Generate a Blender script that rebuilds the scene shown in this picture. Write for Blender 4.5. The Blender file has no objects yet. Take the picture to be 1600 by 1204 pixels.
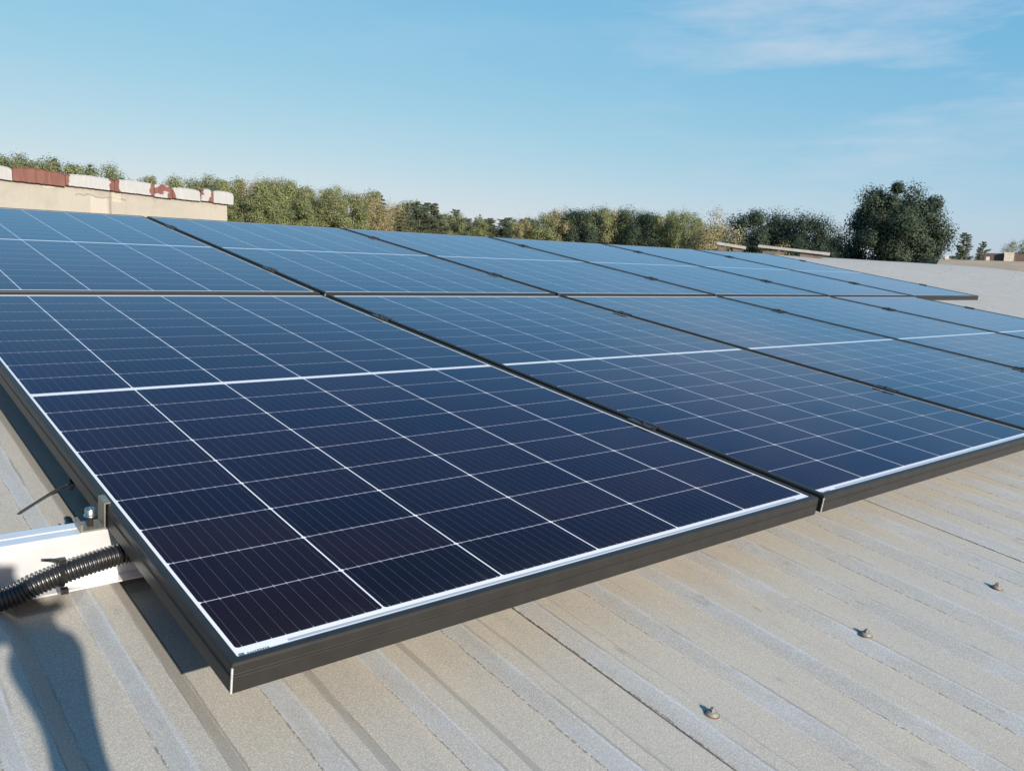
import bpy, bmesh, math, random
import numpy as np
from mathutils import Vector, Matrix, Euler
random.seed(7)
RNG = np.random.default_rng(11)
SC = bpy.context.scene
COL = SC.collection
SLOPE = math.radians(8.0)                       # pitch of the roof plane that carries the panels
ROT = Matrix.Rotation(SLOPE, 3, 'X')
def P(x, y, z):                                 # point on the sloping roof frame -> world
    return ROT @ Vector((x, y, z))

# ------------------------------------------------------------------ camera
cd = bpy.data.cameras.new('camera')
cam = bpy.data.objects.new('camera', cd); COL.objects.link(cam); SC.camera = cam
cd.sensor_width = 36.0; cd.lens = 1326.75 / 1600 * 36; cd.clip_start = 0.02; cd.clip_end = 3000
R = [(0.76185618, -0.63522304, 0.1267551), (-0.06584817, -0.27062356, -0.96043059), (0.64439055, 0.72336338, -0.24800451)]
right, down, fwd = [ROT @ Vector(r) for r in R]
CAMLOC = P(-0.32272729, -0.73276702, 0.52518134)
cam.matrix_world = Matrix(((right.x, -down.x, -fwd.x, CAMLOC.x), (right.y, -down.y, -fwd.y, CAMLOC.y),
                           (right.z, -down.z, -fwd.z, CAMLOC.z), (0, 0, 0, 1)))
# ------------------------------------------------------------------ sun and sky
SUN_TO = Vector((-0.2, -2.12, 0.712)).normalized()          # towards the sun
SUN_EL = math.asin(SUN_TO.z); SUN_AZ = math.atan2(SUN_TO.x, SUN_TO.y)
sl = bpy.data.lights.new('sun', 'SUN'); sl.energy = 4.2; sl.angle = math.radians(0.53); sl.color = (1.0, 0.915, 0.80)
so = bpy.data.objects.new('sun', sl); COL.objects.link(so)
so.rotation_euler = (-SUN_TO).to_track_quat('-Z', 'Y').to_euler(); so.location = (-5, -40, 20)
W = bpy.data.worlds.new('World'); SC.world = W; W.use_nodes = True
def build_world():
    nt = W.node_tree; n = nt.nodes; l = nt.links; n.clear()
    out = n.new('ShaderNodeOutputWorld'); bg = n.new('ShaderNodeBackground'); l.new(bg.outputs[0], out.inputs[0])
    sky = n.new('ShaderNodeTexSky'); sky.sky_type = 'NISHITA'; sky.sun_disc = False
    sky.sun_elevation = SUN_EL; sky.sun_rotation = SUN_AZ
    sky.altitude = 100; sky.air_density = 1.0; sky.dust_density = 0.6; sky.ozone_density = 1.6
    # thin cirrus: noise on the sky direction, stretched along the wind
    tc = n.new('ShaderNodeTexCoord'); mp = n.new('ShaderNodeMapping'); l.new(tc.outputs['Generated'], mp.inputs[0])
    mp.inputs['Rotation'].default_value = (0, 0.12, 0.5); mp.inputs['Scale'].default_value = (2.2, 1.6, 9.0)
    no = n.new('ShaderNodeTexNoise'); no.inputs['Scale'].default_value = 2.1; no.inputs['Detail'].default_value = 7; no.inputs['Roughness'].default_value = 0.6
    l.new(mp.outputs[0], no.inputs['Vector'])
    cr = n.new('ShaderNodeValToRGB'); cr.color_ramp.elements[0].position = 0.47; cr.color_ramp.elements[1].position = 0.74
    l.new(no.outputs['Fac'], cr.inputs[0])
    def away(dv, a, b):
        vm = n.new('ShaderNodeVectorMath'); vm.operation = 'DISTANCE'; l.new(tc.outputs['Generated'], vm.inputs[0]); vm.inputs[1].default_value = dv
        mr = n.new('ShaderNodeMapRange'); mr.interpolation_type = 'SMOOTHSTEP'; l.new(vm.outputs['Value'], mr.inputs[0])
        mr.inputs[1].default_value = a; mr.inputs[2].default_value = b; mr.inputs[3].default_value = 1; mr.inputs[4].default_value = 0.16; return mr.outputs[0]
    mk = away((0.845, 0.437, 0.309), 0.10, 0.34)
    mul = n.new('ShaderNodeMath'); mul.operation = 'MULTIPLY'; l.new(mk, mul.inputs[1]); l.new(cr.outputs[0], mul.inputs[0])
    mu2 = n.new('ShaderNodeMath'); mu2.operation = 'MULTIPLY'; mu2.inputs[1].default_value = 0.75; l.new(mul.outputs[0], mu2.inputs[0]); mul = mu2
    mx = n.new('ShaderNodeMix'); mx.data_type = 'RGBA'; l.new(mul.outputs[0], mx.inputs[0])
    # camera-like colour response of the sky: flatter green and blue, as a phone renders it
    sep = n.new('ShaderNodeSeparateColor'); l.new(sky.outputs[0], sep.inputs[0]); cmb = n.new('ShaderNodeCombineColor'); KS = 0.1179
    for i, (g_, s_) in enumerate(((1.0, 0.88), (0.46, 0.775), (0.17, 0.815))):
        p_ = n.new('ShaderNodeMath'); p_.operation = 'POWER'; l.new(sep.outputs[i], p_.inputs[0]); p_.inputs[1].default_value = g_
        q_ = n.new('ShaderNodeMath'); q_.operation = 'MULTIPLY'; l.new(p_.outputs[0], q_.inputs[0]); q_.inputs[1].default_value = KS**g_*s_/KS
        l.new(q_.outputs[0], cmb.inputs[i])
    l.new(cmb.outputs[0], mx.inputs[6]); mx.inputs[7].default_value = (5.4, 6.0, 6.9, 1)
    l.new(mx.outputs[2], bg.inputs[0]); bg.inputs[1].default_value = 0.055
build_world()
SC.view_settings.view_transform = 'Standard'; SC.view_settings.look = 'None'; SC.view_settings.exposure = 1.1; SC.view_settings.gamma = 1
SC.render.engine = 'CYCLES'; SC.cycles.max_bounces = 6

# ------------------------------------------------------------------ helpers
def link(name, me, parent=None):
    o = bpy.data.objects.new(name, me); COL.objects.link(o)
    if parent: o.parent = parent
    return o
def tag(o, label, cat, group=None):
    o['label'] = label; o['category'] = cat
    if group: o['group'] = group
    return o
def thing(name, label, cat, loc=(0, 0, 0), rot=(0, 0, 0), group=None):
    o = bpy.data.objects.new(name, None); COL.objects.link(o); o.location = loc; o.rotation_euler = rot
    o.empty_display_size = 0.1
    return tag(o, label, cat, group)
def struct(o, kind='structure'):
    o['kind'] = kind; return o
class MB:                                        # mesh builder: collects pieces into ONE mesh
    def __init__(s): s.v = []; s.f = []
    def add(s, vs, fs):
        b = len(s.v); s.v += [tuple(v) for v in vs]; s.f += [tuple(b + i for i in f) for f in fs]; return s
    def box(s, lo, hi, M=None):
        x0, y0, z0 = lo; x1, y1, z1 = hi
        vs = [Vector(v) for v in ((x0,y0,z0),(x1,y0,z0),(x1,y1,z0),(x0,y1,z0),(x0,y0,z1),(x1,y0,z1),(x1,y1,z1),(x0,y1,z1))]
        if M: vs = [M @ v for v in vs]
        return s.add(vs, [(0,3,2,1),(4,5,6,7),(0,1,5,4),(1,2,6,5),(2,3,7,6),(3,0,4,7)])
    def prism(s, poly, a, b, axis='x'):          # closed polygon swept along an axis
        n = len(poly)
        def pt(q, t): return (t, q[0], q[1]) if axis == 'x' else (q[0], t, q[1]) if axis == 'y' else (q[0], q[1], t)
        vs = [pt(q, a) for q in poly] + [pt(q, b) for q in poly]
        fs = [(i, (i+1) % n, n + (i+1) % n, n + i) for i in range(n)] + [tuple(range(n-1, -1, -1)), tuple(range(n, 2*n))]
        return s.add(vs, fs)
    def tube(s, pts, rad, n=12, cap=True):
        pts = [Vector(p) for p in pts]; rings = []
        up = Vector((0.13, 0.21, 1)).normalized()
        for i, p in enumerate(pts):
            t = (pts[min(i+1, len(pts)-1)] - pts[max(i-1, 0)]).normalized()
            a = t.cross(up)
            if a.length < 1e-3: a = t.cross(Vector((1, 0, 0)))
            a.normalize(); b = a.cross(t); r = rad[i] if hasattr(rad, '__len__') else rad
            rings.append([p + r*(math.cos(q)*a + math.sin(q)*b) for q in [2*math.pi*k/n for k in range(n)]])
        vs = [v for r in rings for v in r]; fs = []
        for i in range(len(rings)-1):
            for k in range(n): fs.append((i*n+k, i*n+(k+1) % n, (i+1)*n+(k+1) % n, (i+1)*n+k))
        if cap: fs += [tuple(range(n-1, -1, -1)), tuple(range((len(rings)-1)*n, len(rings)*n))]
        return s.add(vs, fs)
    def lathe(s, prof, c=(0, 0, 0), n=24):       # (r, z) profile about z
        vs = []; fs = []
        for r, z in prof:
            for k in range(n): a = 2*math.pi*k/n; vs.append((c[0]+r*math.cos(a), c[1]+r*math.sin(a), c[2]+z))
        for i in range(len(prof)-1):
            for k in range(n): fs.append((i*n+k, i*n+(k+1) % n, (i+1)*n+(k+1) % n, (i+1)*n+k))
        fs.append(tuple(range((len(prof)-1)*n, len(prof)*n)))
        return s.add(vs, fs)
    def mesh(s, name, mat, smooth=False):
        me = bpy.data.meshes.new(name); me.from_pydata(s.v, [], s.f); me.update()
        bm = bmesh.new(); bm.from_mesh(me); bmesh.ops.recalc_face_normals(bm, faces=bm.faces); bm.to_mesh(me); bm.free()
        if smooth: me.polygons.foreach_set('use_smooth', [True]*len(me.polygons))
        if mat: me.materials.append(mat)
        return me
    def build(s, name, mat, parent=None, smooth=False): return link(name, s.mesh(name, mat, smooth), parent)

# ------------------------------------------------------------------ material helpers
class Nd:                                        # tiny expression wrapper over Math nodes
    def __init__(s, nt, sock): s.nt = nt; s.s = sock
    def op(s, o, b=None, c=None, clamp=False):
        m = s.nt.nodes.new('ShaderNodeMath'); m.operation = o; m.use_clamp = clamp
        for i, q in enumerate((s, b, c)):
            if q is None: continue
            if isinstance(q, Nd): s.nt.links.new(q.s, m.inputs[i])
            else: m.inputs[i].default_value = q
        return Nd(s.nt, m.outputs[0])
    def __add__(s, b): return s.op('ADD', b)
    def __sub__(s, b): return s.op('SUBTRACT', b)
    def __mul__(s, b): return s.op('MULTIPLY', b)
    def __lt__(s, b): return s.op('LESS_THAN', b)
    def __gt__(s, b): return s.op('GREATER_THAN', b)
    def div(s, b): return s.op('DIVIDE', b)
    def fract(s): return s.op('FRACT')
    def floor(s): return s.op('FLOOR')
    def abs(s): return s.op('ABSOLUTE')
    def min(s, b): return s.op('MINIMUM', b)
    def max(s, b): return s.op('MAXIMUM', b)
    def ramp(s, a, b):                           # smooth 0..1
        m = s.nt.nodes.new('ShaderNodeMapRange'); m.interpolation_type = 'SMOOTHSTEP'
        s.nt.links.new(s.s, m.inputs[0]); m.inputs[1].default_value = a; m.inputs[2].default_value = b
        return Nd(s.nt, m.outputs[0])
def new_mat(name):
    m = bpy.data.materials.new(name); m.use_nodes = True
    nt = m.node_tree; b = nt.nodes['Principled BSDF']; return m, nt, b
def noise(nt, vec, scale, detail=4, rough=0.55, dist=0.0):
    n = nt.nodes.new('ShaderNodeTexNoise'); n.inputs['Scale'].default_value = scale; n.inputs['Detail'].default_value = detail
    n.inputs['Roughness'].default_value = rough; n.inputs['Distortion'].default_value = dist
    nt.links.new(vec, n.inputs['Vector']); return Nd(nt, n.outputs['Fac'])
def objco(nt): return nt.nodes.new('ShaderNodeTexCoord').outputs['Object']
def stretch(nt, vec, sc, loc=(0, 0, 0)):
    m = nt.nodes.new('ShaderNodeMapping'); nt.links.new(vec, m.inputs[0]); m.inputs['Scale'].default_value = sc; m.inputs['Location'].default_value = loc
    return m.outputs[0]
def mix(nt, fac, a, b):
    m = nt.nodes.new('ShaderNodeMix'); m.data_type = 'RGBA'
    for i, q in ((0, fac), (6, a), (7, b)):
        if isinstance(q, Nd): nt.links.new(q.s, m.inputs[i])
        elif hasattr(q, 'is_linked'): nt.links.new(q, m.inputs[i])
        elif i == 0: m.inputs[0].default_value = q
        else: m.inputs[i].default_value = (*q, 1)
    return m.outputs[2]
def bump(nt, b, h, strength, dist):
    n = nt.nodes.new('ShaderNodeBump'); n.inputs['Strength'].default_value = strength; n.inputs['Distance'].default_value = dist
    nt.links.new(h.s if isinstance(h, Nd) else h, n.inputs['Height']); nt.links.new(n.outputs[0], b.inputs['Normal'])
def simple(name, col, rough=0.5, metal=0.0, var=0.15, scale=30, bmp=0.0):
    m, nt, b = new_mat(name); v = objco(nt); n = noise(nt, v, scale, 5)
    lo = tuple(c*(1-var) for c in col); hi = tuple(min(1, c*(1+var)) for c in col)
    nt.links.new(mix(nt, n.ramp(.3, .7), lo, hi), b.inputs['Base Color'])
    b.inputs['Roughness'].default_value = rough; b.inputs['Metallic'].default_value = metal
    if bmp: bump(nt, b, n, bmp, 0.002)
    return m

# ------------------------------------------------------------------ dimensions
PW, PL, PT = 1.134, 1.9738, 0.035                # panel width, length, thickness
GX, GY = 0.0206, 0.0132                          # gaps between panels
PITCH = 0.1375; CREST = -0.1128; VALLEY = -0.1308; RIB0 = -0.0490
CW, CH, BAR = 0.1842, 0.10568, 0.0078            # cell pitch and half width of the middle bar

# ------------------------------------------------------------------ materials
def mat_roof(name, tint=(1, 1, 1)):
    m, nt, b = new_mat(name); v = objco(nt)
    sx = nt.nodes.new('ShaderNodeSeparateXYZ'); nt.links.new(v, sx.inputs[0]); X = Nd(nt, sx.outputs[0])
    wob = noise(nt, stretch(nt, v, (9, 9, 9)), 3.0, 4)
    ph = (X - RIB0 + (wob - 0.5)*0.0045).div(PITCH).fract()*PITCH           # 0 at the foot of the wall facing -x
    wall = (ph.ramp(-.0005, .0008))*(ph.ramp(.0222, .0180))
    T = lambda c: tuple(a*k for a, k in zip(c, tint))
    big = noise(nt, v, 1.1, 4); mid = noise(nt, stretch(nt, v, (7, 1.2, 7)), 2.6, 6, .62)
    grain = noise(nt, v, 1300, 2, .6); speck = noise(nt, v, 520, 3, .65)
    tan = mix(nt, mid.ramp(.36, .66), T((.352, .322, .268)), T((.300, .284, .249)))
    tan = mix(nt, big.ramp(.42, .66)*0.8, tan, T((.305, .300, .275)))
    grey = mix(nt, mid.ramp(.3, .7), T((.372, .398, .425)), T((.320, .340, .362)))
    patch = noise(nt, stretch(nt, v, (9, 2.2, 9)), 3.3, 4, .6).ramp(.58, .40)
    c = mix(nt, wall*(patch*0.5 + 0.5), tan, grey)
    g = grain.ramp(.28, .72)*0.34 + speck.ramp(.3, .7)*0.34
    c = mix(nt, g, c, mix(nt, speck.ramp(.4, .6), T((.155, .148, .135)), T((.47, .455, .43))))
    dots = noise(nt, stretch(nt, v, (110, 62, 110)), 3.0, 4, .65).ramp(.42, .56)
    foot = ph.min(ph.op('SUBTRACT', PITCH).abs()).ramp(.0019, .0005)
    c = mix(nt, foot*dots*noise(nt, v, 2.7, 3).ramp(.38, .58)*0.75, c, (.07, .064, .057))
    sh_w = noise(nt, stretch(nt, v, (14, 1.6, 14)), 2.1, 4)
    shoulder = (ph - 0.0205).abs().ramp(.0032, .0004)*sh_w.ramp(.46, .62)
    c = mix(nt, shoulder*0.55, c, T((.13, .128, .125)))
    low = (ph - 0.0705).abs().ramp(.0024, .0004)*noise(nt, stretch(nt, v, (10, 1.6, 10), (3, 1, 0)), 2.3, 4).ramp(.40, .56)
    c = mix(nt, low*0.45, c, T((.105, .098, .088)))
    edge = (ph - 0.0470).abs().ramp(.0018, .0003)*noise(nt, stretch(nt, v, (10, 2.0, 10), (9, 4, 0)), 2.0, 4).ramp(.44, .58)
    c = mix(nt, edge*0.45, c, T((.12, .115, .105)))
    rub = noise(nt, stretch(nt, v, (5, 1.6, 5), (7, 3, 0)), 4.5, 5, .7).ramp(.62, .74)
    c = mix(nt, rub*0.5, c, T((.165, .162, .158)))
    scr = noise(nt, stretch(nt, v, (40, 3.0, 40), (1, 9, 0)), 2.2, 3, .5).ramp(.735, .76)
    c = mix(nt, scr*0.5, c, T((.10, .095, .09)))
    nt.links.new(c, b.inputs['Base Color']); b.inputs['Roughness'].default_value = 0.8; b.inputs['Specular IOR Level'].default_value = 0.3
    bump(nt, b, grain*0.5 + speck*0.7, 0.45, 0.0008)
    return m
M_ROOF = mat_roof('weathered_roof')
M_ROOF_PALE = mat_roof('pale_roof', (1.12, 1.16, 1.22))

def mat_cells():
    m, nt, b = new_mat('solar_cells'); v = objco(nt)
    sx = nt.nodes.new('ShaderNodeSeparateXYZ'); nt.links.new(v, sx.inputs[0]); X = Nd(nt, sx.outputs[0]); Y = Nd(nt, sx.outputs[1])
    u = X - (PW/2 - 3*CW); cu = u.div(CW); fu = cu.fract()*CW; du = fu.min((fu - CW).abs())
    s = Y - PL/2; yc = s.abs() - BAR; cv = yc.div(CH); fv = cv.fract()*CH; dv = fv.min((fv - CH).abs())
    inside = (u > 0.0)*(u < 6*CW)*(yc > 0.0)*(yc < 9*CH)
    colgap = (du < 0.00115).max((du + dv) < 0.0043).max(inside.op('SUBTRACT', 1.0).abs())
    rowgap = (dv < 0.0007)
    bb = (fu.div(CW)*11.0).fract(); bus = ((bb - 0.5).abs() < 0.011)
    tick = ((bb - 0.5).abs() < 0.03)*(dv < 0.003)
    # each cell has its own slight tint
    comb = nt.nodes.new('ShaderNodeCombineXYZ')
    nt.links.new(cu.floor().s, comb.inputs[0]); nt.links.new((cv.floor() + (s > 0)*20.0).s, comb.inputs[1])
    oi = nt.nodes.new('ShaderNodeObjectInfo'); nt.links.new((Nd(nt, oi.outputs['Random'])*97.0).s, comb.inputs[2])
    wn = nt.nodes.new('ShaderNodeTexWhiteNoise'); nt.links.new(comb.outputs[0], wn.inputs['Vector'])
    cell = mix(nt, Nd(nt, wn.outputs['Value']), (.0048, .0052, .0060), (.0100, .0066, .0072))
    soft = noise(nt, v, 7, 3); cell = mix(nt, soft.ramp(.45, .7)*0.5, cell, (.0060, .0058, .0090))
    c = mix(nt, bus*0.5, cell, (.17, .17, .19)); c = mix(nt, tick*0.8, c, (.4, .4, .42))
    c = mix(nt, rowgap, c, (.36, .35, .41)); c = mix(nt, colgap, c, (.62, .63, .64))
    # silver bus ribbon lying in the white margin of the near and the far short side
    rib = ((Y - 0.0183).abs() < 0.0023)*(X > 0.07)*(X < PW - 0.05)
    c = mix(nt, rib*0.9, c, (.27, .285, .32))
    dust = noise(nt, v, 2.2, 6, .65).ramp(.35, .8); fine = noise(nt, v, 420, 2, .5).ramp(.5, .8)
    streak = noise(nt, stretch(nt, v, (26, 1.6, 1)), 2.0, 4, .6).ramp(.58, .78); rim = Y.ramp(.075, .012)
    c = mix(nt, dust*0.004 + fine*0.003 + streak*0.004 + rim*streak*0.05 + rim*0.006, c, (.5, .48, .45))
    # glass over the cells: blue antireflective sheen that grows towards grazing angles
    df = nt.nodes.new('ShaderNodeBsdfDiffuse'); nt.links.new(c, df.inputs[0])
    gl = nt.nodes.new('ShaderNodeBsdfGlossy'); nt.links.new((dust*0.07 + 0.06).s, gl.inputs['Roughness'])
    ge = nt.nodes.new('ShaderNodeNewGeometry'); dt = nt.nodes.new('ShaderNodeVectorMath'); dt.operation = 'DOT_PRODUCT'
    nt.links.new(ge.outputs['Incoming'], dt.inputs[0]); nt.links.new(ge.outputs['Normal'], dt.inputs[1])
    fr = (Nd(nt, dt.outputs['Value']).abs().op('SUBTRACT', 1.0).abs().op('POWER', 4.8))*0.986 + 0.014
    nt.links.new(mix(nt, fr.ramp(.06, .52), (.38, .38, .66), (.77, .85, 1.0)), gl.inputs[0])
    ms = nt.nodes.new('ShaderNodeMixShader'); nt.links.new(fr.s, ms.inputs[0]); nt.links.new(df.outputs[0], ms.inputs[1]); nt.links.new(gl.outputs[0], ms.inputs[2])
    nt.links.new(ms.outputs[0], nt.nodes['Material Output'].inputs[0])
    return m
M_CELLS = mat_cells()
M_FRAME = simple('black_anodised_aluminium', (.0175, .0168, .0158), 0.42, 0.0, .12, 25); M_FRAME.node_tree.nodes['Principled BSDF'].inputs['Specular IOR Level'].default_value = 0.3
M_RAW = simple('raw_aluminium_edge', (.50, .49, .47), 0.35, 0.35, .05, 40)
M_ALU = simple('mill_aluminium', (.74, .74, .75), 0.36, 0.55, .06, 9)
M_STEEL = simple('stainless_steel', (.42, .41, .38), 0.30, 1.0, .06, 60)
M_BRACKET = simple('dull_bracket_steel', (.24, .225, .19), 0.42, 0.6, .1, 60)
M_BLACK = simple('black_clamp', (.012, .012, .014), 0.4, 0.0, .2, 60)
M_PLASTIC = simple('black_plastic', (.012, .012, .013), 0.33, 0.0, .2, 60)
M_INK = simple('grey_print', (.12, .12, .13), 0.6, 0, .1, 60)
M_WASHER = simple('zinc_washer', (.21, .20, .175), 0.5, 0.3, .25, 300)
M_RUST = simple('rusty_ring', (.14, .085, .05), 0.85, 0, .3, 400)

# ------------------------------------------------------------------ ground
g = MB(); NG = 40
gv = [(-1500 + 3000*i/NG, -600 + 3000*j/NG, -6.1) for j in range(NG+1) for i in range(NG+1)]
gf = [(j*(NG+1)+i, j*(NG+1)+i+1, (j+1)*(NG+1)+i+1, (j+1)*(NG+1)+i) for j in range(NG) for i in range(NG)]
g.add(gv, gf)
def mat_ground():
    m, nt, b = new_mat('dry_grass'); v = objco(nt)
    n1 = noise(nt, v, .05, 6); n2 = noise(nt, v, 1.5, 5)
    c = mix(nt, n1.ramp(.4, .6), (.09, .10, .045), (.17, .145, .085)); c = mix(nt, n2.ramp(.3, .7)*0.5, c, (.06, .075, .03))
    nt.links.new(c, b.inputs['Base Color']); b.inputs['Roughness'].default_value = 0.95; return m
struct(g.build('ground', mat_ground()))

# ------------------------------------------------------------------ roof (ribbed sheet, ribs run up the slope)
ARC_Y, ARC_R = 4.52, 13.5                        # where the flat slope turns into the rounded ridge
def roof_curve(t):                               # t = distance along the slope -> (y, z) of the surface datum and its normal angle
    if t <= ARC_Y: return t, 0.0, 0.0
    a = (t - ARC_Y)/ARC_R
    return ARC_Y + ARC_R*math.sin(a), -ARC_R*(1 - math.cos(a)), -a
def build_roof(name, x0, n, t0, t1, mat, drop=0.0, parent=None):
    prof = []
    for k in range(n):
        xb = x0 + k*PITCH
        seam = (k % 8 == 4)
        if seam: prof += [(xb - .0026, VALLEY), (xb - .0024, VALLEY - .003), (xb - .0010, VALLEY - .003), (xb - .0007, VALLEY + .0012), (xb + .002, VALLEY + .002)]
        else: prof += [(xb - .002, VALLEY), (xb + .002, VALLEY + .0012)]
        prof += [(xb + .0160, CREST - .0016), (xb + .0195, CREST), (xb + .0460, CREST), (xb + .0490, CREST - .0014), (xb + .0680, VALLEY + .0012), (xb + .0715, VALLEY)]
    prof.append((x0 + n*PITCH - .002, VALLEY))
    ts = []; t = t0
    while t < t1:
        ts.append(t); t += 0.22 if t < 4.5 else 0.35
    ts.append(t1)
    nx = len(prof); vs = []
    ph = RNG.uniform(0, 6.28, (6,))
    for t in ts:
        y, z, a = roof_curve(t)
        for x, h in prof:
            wv = 0.0007*math.sin(t*2.3 + ph[0] + x*3.1) + 0.0004*math.sin(t*5.1 + x*7.7 + ph[1])
            dx = 0.0006*math.sin(t*3.7 + ph[2] + math.floor((x - x0)/PITCH + .02)*1.9)
            hh = h + wv - drop
            vs.append(P(x + dx, y - hh*math.sin(a), z + hh*math.cos(a)))
    me = bpy.data.meshes.new(name)
    fs = [(j*nx+i, j*nx+i+1, (j+1)*nx+i+1, (j+1)*nx+i) for j in range(len(ts)-1) for i in range(nx-1)]
    me.from_pydata([tuple(v) for v in vs], [], fs); me.update(); me.materials.append(mat)
    return link(name, me, parent)
X_ROOF0 = RIB0 - 24*PITCH
N_ROOF = 24 + 118
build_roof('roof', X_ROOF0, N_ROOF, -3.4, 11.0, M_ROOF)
struct(bpy.data.objects['roof'])
XE = X_ROOF0 + N_ROOF*PITCH
r2 = build_roof('roof', XE + 0.03, 170, -3.4, 11.0, M_ROOF_PALE, drop=0.125); struct(r2)
# walls of the hall that carry the roofs
def hall(x0, x1, label, dz):
    M_W = simple('pale_render', (.46, .43, .37), .85, 0, .12, 3)
    m = MB(); pts = []
    for t in np.linspace(-3.3, 10.9, 24):
        y, z, a = roof_curve(t); q = P(0, y, z - 0.14 - dz); pts.append((q.y, q.z))
    poly = [(pts[0][0], -6.08)] + pts + [(pts[-1][0], -6.08)]
    m.prism(poly, x0, x1, 'x'); o = m.build('factory_hall', M_W); tag(o, label, 'hall')
hall(X_ROOF0 + .05, XE - .05, 'long pale hall under the grey ribbed roof that carries the solar panels', 0.0)
hall(XE + .1, XE + 22, 'second hall past the end of the panel roof, under the slightly lower pale roof', .125)

# ------------------------------------------------------------------ solar panels
def frame_mesh():
    pr = [(.025, -PT), (0, -PT), (0, -.0168), (-.0007, -.0164), (-.0004, -.0156), (0.0004, -.0154), (0.0004, -.0136), (-.0007, -.0132), (-.0004, -.0124), (0, -.0122),
          (0, -.0034), (.0006, -.0016), (.0017, -.0005), (.0032, 0), (.0098, 0), (.0104, -.0008), (.0104, -.0028)]
    vs = []; fs = []; n = len(pr)
    for (cx, cy, sx, sy) in ((0, 0, 1, 1), (PW, 0, -1, 1), (PW, PL, -1, -1), (0, PL, 1, -1)):
        for d, z in pr: vs.append((cx + sx*d, cy + sy*d, z))
    for c in range(4):
        for i in range(n-1):
            a = c*n+i; b = ((c+1) % 4)*n+i; fs.append((a, b, b+1, a+1))
    m = MB(); m.add(vs, fs); return m.mesh('frame', M_FRAME)
FRAME_ME = frame_mesh()
GLASS_ME = MB().box((.006, .006, -.0072), (PW-.006, PL-.006, -.0022)).mesh('glass', M_CELLS)
EDGE_ME = MB().box((-.0006, -.0006, -PT+.0002), (.0013, .0012, -.0050)).mesh('corner_edge', M_RAW)
def marks():
    m = MB(); rr = random.Random(3); x = .0135
    m.box((x, .0135, -.0024), (x+.006, .0175, -.0019)); x += .009
    for k in range(9):
        w = rr.uniform(.0014, .0026); m.box((x, .0136 + rr.uniform(0, .0006), -.0024), (x+w, .0140 + rr.uniform(.0014, .0028), -.0019)); x += w + .001
    return m.mesh('serial_print', M_INK)
MARK_ME = marks()
def side_marks():
    m = MB(); rr = random.Random(5); y = .20
    for k in range(14):
        w = rr.uniform(.002, .005); m.box((-.0004, y, -.022), (.0006, y+w, -.0195)); y += w + .003
    return m.mesh('rating_print', M_INK)
SIDE_ME = side_marks()
def panel(row, k, label):
    if row == 0: loc = P(k*(PW+GX), 0, 0); rx = SLOPE
    else: loc = P(k*(PW+GX) - .003, PL + GY, .0049); rx = SLOPE + .0119
    o = thing('solar_panel', label, 'solar panel', loc, (rx, 0, 0), 'black framed solar panels on the roof')
    f = link('frame', FRAME_ME, o); link('glass', GLASS_ME, o)
    link('corner_edge', EDGE_ME, f)
    if row == 0 and k < 2: link('serial_print', MARK_ME, o)
    if row == 0 and k == 1: link('rating_print', SIDE_ME, f)
    return o
FRONT = ['nearest solar panel, its front corner standing out over the silver rail and corrugated hose',
         'solar panel right of the nearest one, in the lower row, grey print on its side',
         'third solar panel of the lower row counted from the silver rail end',
         'fourth solar panel of the lower row, between the third and the rightmost one',
         'rightmost solar panel of the lower row, its far side against bare grey roof']
BACK = ['leftmost solar panel of the upper row, in front of the concrete wall with rusty coping',
        'second solar panel of the upper row, below the end of the concrete wall',
        'third solar panel of the upper row, below the pale green birches',
        'fourth solar panel of the upper row, below the dark conifers',
        'fifth solar panel of the upper row, next to last before its free end',
        'last solar panel at the right end of the upper row, over bare roof']
for k in range(5): panel(0, k, FRONT[k])
for k in range(6): panel(1, k, BACK[k])

# ------------------------------------------------------------------ rails (omega section) under the panels
def rail_mesh(x0, x1):
    prof = [(-.040, 0), (-.017, 0), (-.017, .0715), (-.0035, .0715), (-.0035, .0655), (.0035, .0655), (.0035, .0715), (.017, .0715), (.017, 0), (.040, 0),
            (.040, .0022), (.0192, .0022), (.0192, .0740), (.0022, .0740), (.0022, .0680), (-.0022, .0680), (-.0022, .0740), (-.0192, .0740), (-.0192, .0022), (-.040, .0022)]
    m = MB(); m.prism(prof, x0, x1, 'x'); return m.mesh('mounting_rail', M_ALU)
def rail(y, x0, x1, label, zoff=0.0, rx=0.0):
    o = link('mounting_rail', rail_mesh(x0, x1)); o.location = P(0, y, CREST + .001 + zoff); o.rotation_euler = (SLOPE, 0, 0)
    return tag(o, label, 'rail', 'aluminium rails under the panels')
RY = (0.458, 1.59, PL+GY+.458, PL+GY+1.59)
rail(RY[0], -.62, 5*(PW+GX)+.06, 'silver aluminium rail sticking out left of the nearest panel, beside the corrugated hose')
rail(RY[1], .035, 5*(PW+GX)+.06, 'aluminium rail under the far half of the lower panel row')
rail(RY[2], -.35, 6*(PW+GX)+.06, 'aluminium rail under the near half of the upper panel row', .008)
rail(RY[3], -.35, 6*(PW+GX)+.06, 'aluminium rail under the far half of the upper panel row', .022)

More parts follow.
